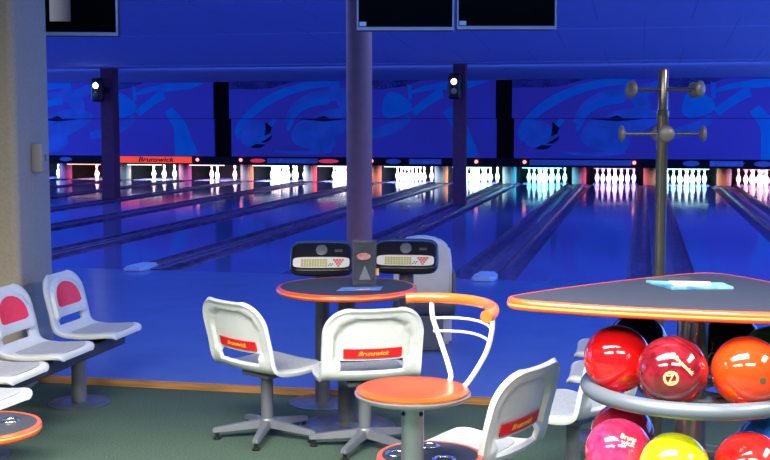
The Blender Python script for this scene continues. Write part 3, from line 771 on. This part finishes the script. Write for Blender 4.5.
# ---- low cup-holder tables
def low_table(loc, label, r, holes, h=.432):
    t = thing('low_round_table', label, 'table', (loc[0], loc[1], 0), YAW, 'low tables with cup holders')
    bm = bmesh.new(); lathe(bm, [(0, h - .028), (r - .012, h - .028), (r - .012, h), (0, h)], 56); tt = finish('tabletop', bm, M_top, t, auto=40)
    bm = bmesh.new(); lathe(bm, [(r - .012, h - .031), (r, h - .031), (r + .006, h - .022), (r + .006, h - .014), (r + .006, h - .009), (r + .002, h), (r - .012, h + .001), (r - .012, h - .031)], 56, mfun=lambda k: 1 if k == 3 else 0)
    finish('edge_trim', bm, [M_edge, M_edgehl], t, auto=60)
    for hx, hy in holes:
        bm = bmesh.new(); lathe(bm, [(.030, .0), (.040, .0), (.041, .004), (.036, .006), (.030, .004), (.026, .001), (.028, .0)], 28); finish('cup_ring', bm, M_chrome, t, smooth=True, loc=(hx, hy, h))
    bm = bmesh.new(); cyl(bm, .05, .012, h - .028, 28); finish('column', bm, M_darkst, t, auto=40)
    bm = bmesh.new(); lathe(bm, [(0, 0), (.12, 0), (.12, .008), (.11, .014), (0, .018)], 40); finish('base_plate', bm, M_plate, t, auto=40)
low_table(V(.155, 3.96), 'low round grey table with orange edge and cup holders under the bar stool', .178, ((-.115, .01), (.045, -.06), (.0, .11)))
low_table(V(-1.525, 4.36), 'low round table with orange edge at the left edge below the white seats', .215, ((.09, .06), (-.06, -.06)))

# ---- high table with ball racks
HC = V(1.005, 3.80)
th = thing('ball_rack_table', 'high dark table with orange edge over two grey rings of bowling balls', 'table', (HC[0], HC[1], 0), YAW)
hH = 1.0
vt = [(-.640, -.005, .055), (.24, .675, .10), (.52, -.33, .12)]
def tri_outline(grow=0.0):
    vv = [Vector((x, y, 0)) for x, y, r in vt]; bulge = [.035, .06, .085]; pts = []
    ctr = sum(vv, Vector()) / 3
    dense = []
    for i in range(3):
        a, b2 = vv[i], vv[(i + 1) % 3]; mid = (a + b2) / 2; nn = (mid - ctr); d = (b2 - a).normalized(); nn = (nn - d * nn.dot(d)).normalized()
        for k in range(40):
            t = k / 40; dense.append(a.lerp(b2, t) + nn * bulge[i] * 4 * t * (1 - t))
    for _ in range(14):           # round the corners
        dense = [dense[i - 1] * .25 + dense[i] * .5 + dense[(i + 1) % len(dense)] * .25 for i in range(len(dense))]
    out = []
    N = len(dense)
    for i in range(N):
        t = (dense[(i + 1) % N] - dense[i - 1]).normalized(); q = Vector((t.y, -t.x, 0))
        if q.dot(dense[i] - ctr) < 0: q = -q
        out.append(dense[i] + q * grow)
    return out
O = tri_outline()
bm = bmesh.new(); prism(bm, [(p.x, p.y) for p in O], hH - .028, hH); finish('tabletop', bm, M_top, th)
bm = bmesh.new(); pr_ = [(0, hH - .034), (.008, hH - .033), (.013, hH - .028), (.014, hH - .022), (.014, hH - .015), (.013, hH - .006), (.008, hH + .001), (0, hH + .002)]
rings = []
for g, z in pr_:
    rings.append([bm.verts.new((p.x, p.y, z)) for p in tri_outline(g)])
for i in range(len(rings)):
    A, B = rings[i], rings[(i + 1) % len(rings)]
    for j in range(len(A)): bm.faces.new((A[j], A[(j + 1) % len(A)], B[(j + 1) % len(A)], B[j])).material_index = 1 if i == 3 else 0
finish('edge_trim', bm, [M_edge, M_edgehl], th, auto=60)
bm = bmesh.new(); cyl(bm, .050, .03, hH - .034, 36); finish('column', bm, M_alu, th, auto=40)
bm = bmesh.new(); lathe(bm, [(0, 0), (.34, 0), (.34, .01), (.32, .02), (.07, .04), (0, .04)], 48); finish('base_plate', bm, M_plate, th, auto=40)
M_ring = mat('rack_ring_enamel', (.12, .145, .18), .38, metal=.2, vary=.04)
for zz in (.704, .401):
    bm = bmesh.new(); tube(bm, [(.335 * math.cos(2 * PI * i / 72), .335 * math.sin(2 * PI * i / 72), zz) for i in range(72)], .025, 16, closed=True, sq=1.05); rg_ = finish('rack_ring', bm, M_ring, th, smooth=True)
    bm = bmesh.new(); tube(bm, [(.160 * math.cos(2 * PI * i / 48), .160 * math.sin(2 * PI * i / 48), zz - .01) for i in range(48)], .012, 10, closed=True); finish('inner_ring', bm, M_steel, rg_, smooth=True)
    for i in range(4):
        a = PI / 4 + PI / 2 * i
        bm = bmesh.new(); tube(bm, [(.045 * math.cos(a), .045 * math.sin(a), zz - .012), (.33 * math.cos(a), .33 * math.sin(a), zz - .012)], .009, 8); finish('spoke', bm, M_steel, rg_)
# balls
def ball_mat(name, c, c2=None, swirl=0):
    m = mat(name, c, .10, col2=c2, scale=7 if c2 else 5, coat=.6, vary=0 if c2 else .03, spec=.5)
    if c2:
        for n in m.node_tree.nodes:
            if n.type == 'TEX_NOISE': n.inputs['Distortion'].default_value = 2.5; n.inputs['Scale'].default_value = 9
    return m
RB = .1085
def ball(deg, z, m, label, marks=None, holes=None, dr=0.0):
    a = math.radians(deg - 90); R = .250 + dr          # deg measured from the side facing the seats
    lx, ly = R * math.cos(a), R * math.sin(a)
    X = HC[0] + lx * cY - ly * sY; Y = HC[1] + lx * sY + ly * cY
    bm = bmesh.new(); bmesh.ops.create_uvsphere(bm, u_segments=48, v_segments=32, radius=RB)
    o = finish('bowling_ball', bm, m, smooth=True); o.location = (X, Y, z)
    tag(o, label, 'bowling ball', 'bowling balls on the rack table')
    # a frame on the side facing the seats
    tow = Vector((-X, -Y, H - z)).normalized()
    rt = Vector((0, 0, 1)).cross(-tow).normalized() * -1
    upv = tow.cross(rt); upv = upv if upv.z > 0 else -upv
    rt = upv.cross(tow)
    def on(u, v, out=0.0004):    # u right, v up in metres on the ball
        w = math.sqrt(max(0, RB * RB - u * u - v * v)); return (rt * u + upv * v + tow * w).normalized() * (RB + out)
    for (u, v, r) in holes or []:
        c = on(u, v, 0); nz = c.normalized(); t1 = nz.cross(Vector((0, 0, 1))).normalized(); t2 = nz.cross(t1)
        bm = bmesh.new()
        ring = [bm.verts.new((c + (t1 * math.cos(2 * PI * i / 20) + t2 * math.sin(2 * PI * i / 20)) * r).normalized() * (RB + .0006)) for i in range(20)]
        ctr = bm.verts.new(nz * (RB - .0))
        ctr.co = nz * (RB + .0004)
        for i in range(20): bm.faces.new((ring[i], ring[(i + 1) % 20], ctr))
        finish('finger_hole', bm, mat('hole_dark', (.06, .05, .02), .7, vary=.2), o)
    for (s, size, u0, v0, rot, mm) in marks or []:
        cr, sr = math.cos(rot), math.sin(rot)
        add_text('engraving', s, size, mm, o, lambda x, y, zc: on(u0 + x * cr - y * sr, v0 + x * sr + y * cr, .0006 + zc), bold=.0006, ext=.0004)
    return o
zu, zl = .805, .502
B_red = ball_mat('ball_red', (.72, .006, .008)); B_mar = ball_mat('ball_maroon', (.09, .002, .005), (.24, .012, .024))
B_or = ball_mat('ball_orange', (.85, .045, .006)); B_gr = ball_mat('ball_green', (.10, .30, .04), (.20, .42, .08))
B_nav = ball_mat('ball_navy', (.008, .008, .035)); B_blk = ball_mat('ball_black', (.008, .007, .010))
B_pink = ball_mat('ball_pink', (.70, .012, .075), (.82, .05, .15)); B_yel = ball_mat('ball_yellow', (.62, .78, .005), (.70, .72, .01))
B_cri = ball_mat('ball_crimson', (.38, .01, .03)); B_blu = ball_mat('ball_blue', (.01, .12, .50)); B_red2 = ball_mat('ball_scarlet', (.70, .012, .015), (.80, .03, .02))
ball(-84, zu, B_red, 'glossy plain red bowling ball leftmost on the upper rack ring')
ball(-28, zu, B_mar, 'dark maroon marbled bowling ball with gold marks on the upper ring', marks=[('O', .062, -.003, -.024, .2, M_gold), ('Z', .034, -.003, -.024, .2, M_gold), ('Brunswick', .017, .034, .018, -.75, M_gold)])
ball(26.5, zu, B_or, 'orange-red bowling ball with a finger hole on the upper ring', holes=[(.047, -.025, .011)])
ball(80, zu, B_gr, 'green bowling ball behind the orange-red one on the upper ring')
ball(-147, zu, B_nav, 'dark navy bowling ball behind the red ball on the upper ring')
ball(134, zu, B_blk, 'black bowling ball behind the table column on the upper ring, right of it')
ball(-78, zl, B_pink, 'bright pink bowling ball with pale script on the lower ring', marks=[('Bruns', .022, .030, .045, -.25, M_pale), ('wick', .022, .028, .028, -.25, M_pale)], dr=.0)
ball(-25, zl, B_yel, 'neon yellow-green bowling ball at the front of the lower ring')
ball(32, zl, B_red2, 'scarlet bowling ball right of the yellow one on the lower ring')
ball(-131, zl, B_cri, 'dark crimson bowling ball behind the pink one on the lower ring')
ball(86, zl, B_blu, 'blue bowling ball behind the scarlet one on the lower ring')

# leaflet stack on the high table
th = thing('leaflet_stack', 'stack of cyan and pink leaflets in a clear tray on the high table', 'leaflets', V(1.065, 4.08, hH + .001), YAW + .05)
bm = bmesh.new(); prism(bm, [(-.09, -.09), (.125, -.09), (.125, .02), (-.13, .09)], 0, .008); finish('leaflets', bm, M_cyan, th)
bm = bmesh.new(); prism(bm, [(-.07, -.06), (.06, -.05), (.08, .02), (-.06, .05)], .008, .012); finish('top_leaflet', bm, M_pink, th)
bm = bmesh.new()
tube(bm, [(-.09, -.09, .003), (.125, -.09, .003), (.125, .02, .003), (-.13, .09, .003)], .0035, 6, closed=True); box(bm, -.13, .03, .088, .091, 0, .02); finish('tray', bm, M_acr, th)

# ---- coat stand
p = V(1.233, 5.25)
th = thing('coat_stand', 'dark metal coat stand with round knobs rising behind the high table', 'coat stand', (p[0], p[1], 0), YAW)
bm = bmesh.new(); lathe(bm, [(0, 0), (.022, 0), (.0255, .01), (.0255, 1.585), (.028, 1.59), (.028, 1.62), (.0225, 1.625), (.0225, 1.800), (.020, 1.806), (0, 1.806)], 28); finish('pole', bm, M_rack, th, auto=40)
bm = bmesh.new(); lathe(bm, [(0, 0), (.19, 0), (.19, .012), (.17, .022), (.03, .035), (0, .035)], 40); finish('base_plate', bm, M_rack, th, auto=40)
for z_, degs, L_ in ((1.715, (-152, -42, 28, 132), .172), (1.520, (-98, -6, 82, 174), .172)):
    for d in degs:
        c, s = math.cos(math.radians(d)), math.sin(math.radians(d))
        bm = bmesh.new(); tube(bm, [(c * .015, s * .015, z_), (c * L_ * .8, s * L_ * .8, z_), (c * L_, s * L_, z_)], lambda t: .0075 - .001 * t, 12); arm = finish('peg', bm, M_rack, th, auto=60)
        bm = bmesh.new(); lathe(bm, [(0, -.006), (.012, -.006), (.030, .0), (.037, .008), (.036, .014), (.026, .022), (0, .026)], 24)
        bmesh.ops.rotate(bm, matrix=Matrix.Rotation(PI / 2, 3, 'Y'), verts=bm.verts); bmesh.ops.rotate(bm, matrix=Matrix.Rotation(math.radians(d), 3, 'Z'), verts=bm.verts)
        finish('knob', bm, M_knob, arm, smooth=True, loc=(c * (L_ - .004), s * (L_ - .004), z_))

# ---- hanging monitors
def monitor(loc, w, h, rz, label, extra=False):
    r = thing('hanging_monitor', label, 'monitor', loc, rz, 'monitors hanging from the ceiling')
    bm = bmesh.new(); box(bm, -w / 2, w / 2, 0, .16, 0, h, bev=.012); finish('casing', bm, M_blk, r, auto=40)
    bm = bmesh.new(); t = .024
    box(bm, -w / 2, w / 2, -.015, .0, 0, t * 1.1); box(bm, -w / 2, w / 2, -.015, 0, h - t, h); box(bm, -w / 2, -w / 2 + t * .6, -.015, 0, t * 1.1, h - t); box(bm, w / 2 - t * .6, w / 2, -.015, 0, t * 1.1, h - t)
    finish('frame', bm, M_sfr, r)
    bm = bmesh.new(); box(bm, -w / 2 + t * .6, w / 2 - t * .6, -.006, .0, t * 1.1, h - t); sc_ = finish('screen', bm, M_screen, r)
    if not extra:
        bm = bmesh.new(); box(bm, -w / 2 + .022, -w / 2 + .078, -.011, -.006, .034, .068); finish('sticker', bm, M_paper, r)
    bm = bmesh.new(); cyl(bm, .03, h, 3.12 - loc[2], 16, (0, .09)); box(bm, -.15, .15, .05, .13, h, h + .03); finish('ceiling_bracket', bm, M_blk, r)
    if extra:
        bm = bmesh.new(); box(bm, -.04, .12, -.0085, -.006, .11, h - .05)  # grey emissive gradient stripe over part of the screen
        m = mat('screen_stripe', (.05, .05, .05), .5); nt = m.node_tree; b = nt.nodes['Principled BSDF']
        tc = nt.nodes.new('ShaderNodeTexCoord'); sp = nt.nodes.new('ShaderNodeSeparateXYZ'); rp = nt.nodes.new('ShaderNodeValToRGB')
        nt.links.new(tc.outputs['Generated'], sp.inputs[0]); nt.links.new(sp.outputs['X'], rp.inputs[0]); nt.links.new(rp.outputs[0], b.inputs['Emission Color'])
        rp.color_ramp.elements[0].color = (.22, .23, .26, 1); rp.color_ramp.elements[1].color = (.02, .02, .03, 1); b.inputs['Emission Strength'].default_value = .8
        finish('stripe', bm, m, r)['label'] = 'pale grey gradient stripe on the dark screen'
    return r
monitor(V(.168, 9.80, 2.325), .80, .56, YAW, 'dark hanging monitor beside the round column, left one of the pair', False)
monitor(V(1.000, 9.80, 2.333), .82, .56, YAW, 'dark hanging monitor right of its twin near the top middle', False)
monitor(V(-2.57, 9.28, 2.245), .96, .56, YAW + .10, 'dark hanging monitor by the concrete column with a grey stripe on it', True)

# ------------------------------------------------------------------ light
def area(name, loc, rot, sx_, sy_, e, col, spread=180):
    L = bpy.data.lights.new(name, 'AREA'); L.shape = 'RECTANGLE'; L.size = sx_; L.size_y = sy_; L.energy = e; L.color = col; L.spread = math.radians(spread)
    o = bpy.data.objects.new(name, L); COL.objects.link(o); o.location = loc; o.rotation_euler = rot; return o
BL = (.15, .33, 1.0)
area('blue_fill_left', (XL + .1, 18.5, 1.7), (0, -PI / 2, 0), 2.2, 24, 860, BL)  # added fill light out of view, evens the blue over lanes and ceiling
area('blue_fill_right', (XR - .1, 18.0, 1.7), (0, PI / 2, 0), 2.2, 24, 600, BL)  # matching added fill from the unseen right side
for y in (8.5, 12.5):
    area('blacklight_row', (-5, y, 3.05), (0, 0, 0), 20, .3, 190, BL, 170)
area('blacklight_row', (-6, 19.0, 2.75), (0, 0, 0), 20, .3, 190, BL, 170)
area('mural_wash', (-6.5, 21.8, 2.42), (math.radians(88), 0, 0), 22, .1, 60, BL, 115)  # added unseen light in mid-air to brighten the mural
WH = (1.0, .95, .86)
area('concourse_light', (-1.2, 2.6, 3.08), (math.radians(8), 0, 0), 3.2, 1.2, 380, WH, 110)
area('concourse_light', (-2.6, .4, 3.08), (math.radians(20), 0, 0), 3.0, 1.0, 350, WH, 130)
area('concourse_light', (.8, .6, 3.08), (math.radians(20), 0, 0), 2.0, 1.0, 150, WH, 130)
area('concourse_light', (2.6, 3.2, 3.05), (0, math.radians(35), 0), 1.0, 2.0, 140, WH, 120)  # added light aimed left to whiten the concrete column's right face
w = bpy.data.worlds.new('world'); SC.world = w; w.use_nodes = True
w.node_tree.nodes['Background'].inputs[0].default_value = (.03, .04, .12, 1); w.node_tree.nodes['Background'].inputs[1].default_value = .05

# ------------------------------------------------------------------ camera
cam = bpy.data.cameras.new('camera'); co = bpy.data.objects.new('camera', cam); COL.objects.link(co)
cam.sensor_width = 36; cam.lens = FPX / 770 * 36; cam.clip_start = .05; cam.clip_end = 100
co.location = (0, 0, H); co.rotation_euler = (PI / 2 - PIT, 0, YAW)
SC.camera = co
SC.view_settings.view_transform = 'Standard'; SC.view_settings.look = 'None'; SC.view_settings.gamma = 1; SC.view_settings.exposure = 0
SC.view_settings.use_curve_mapping = False
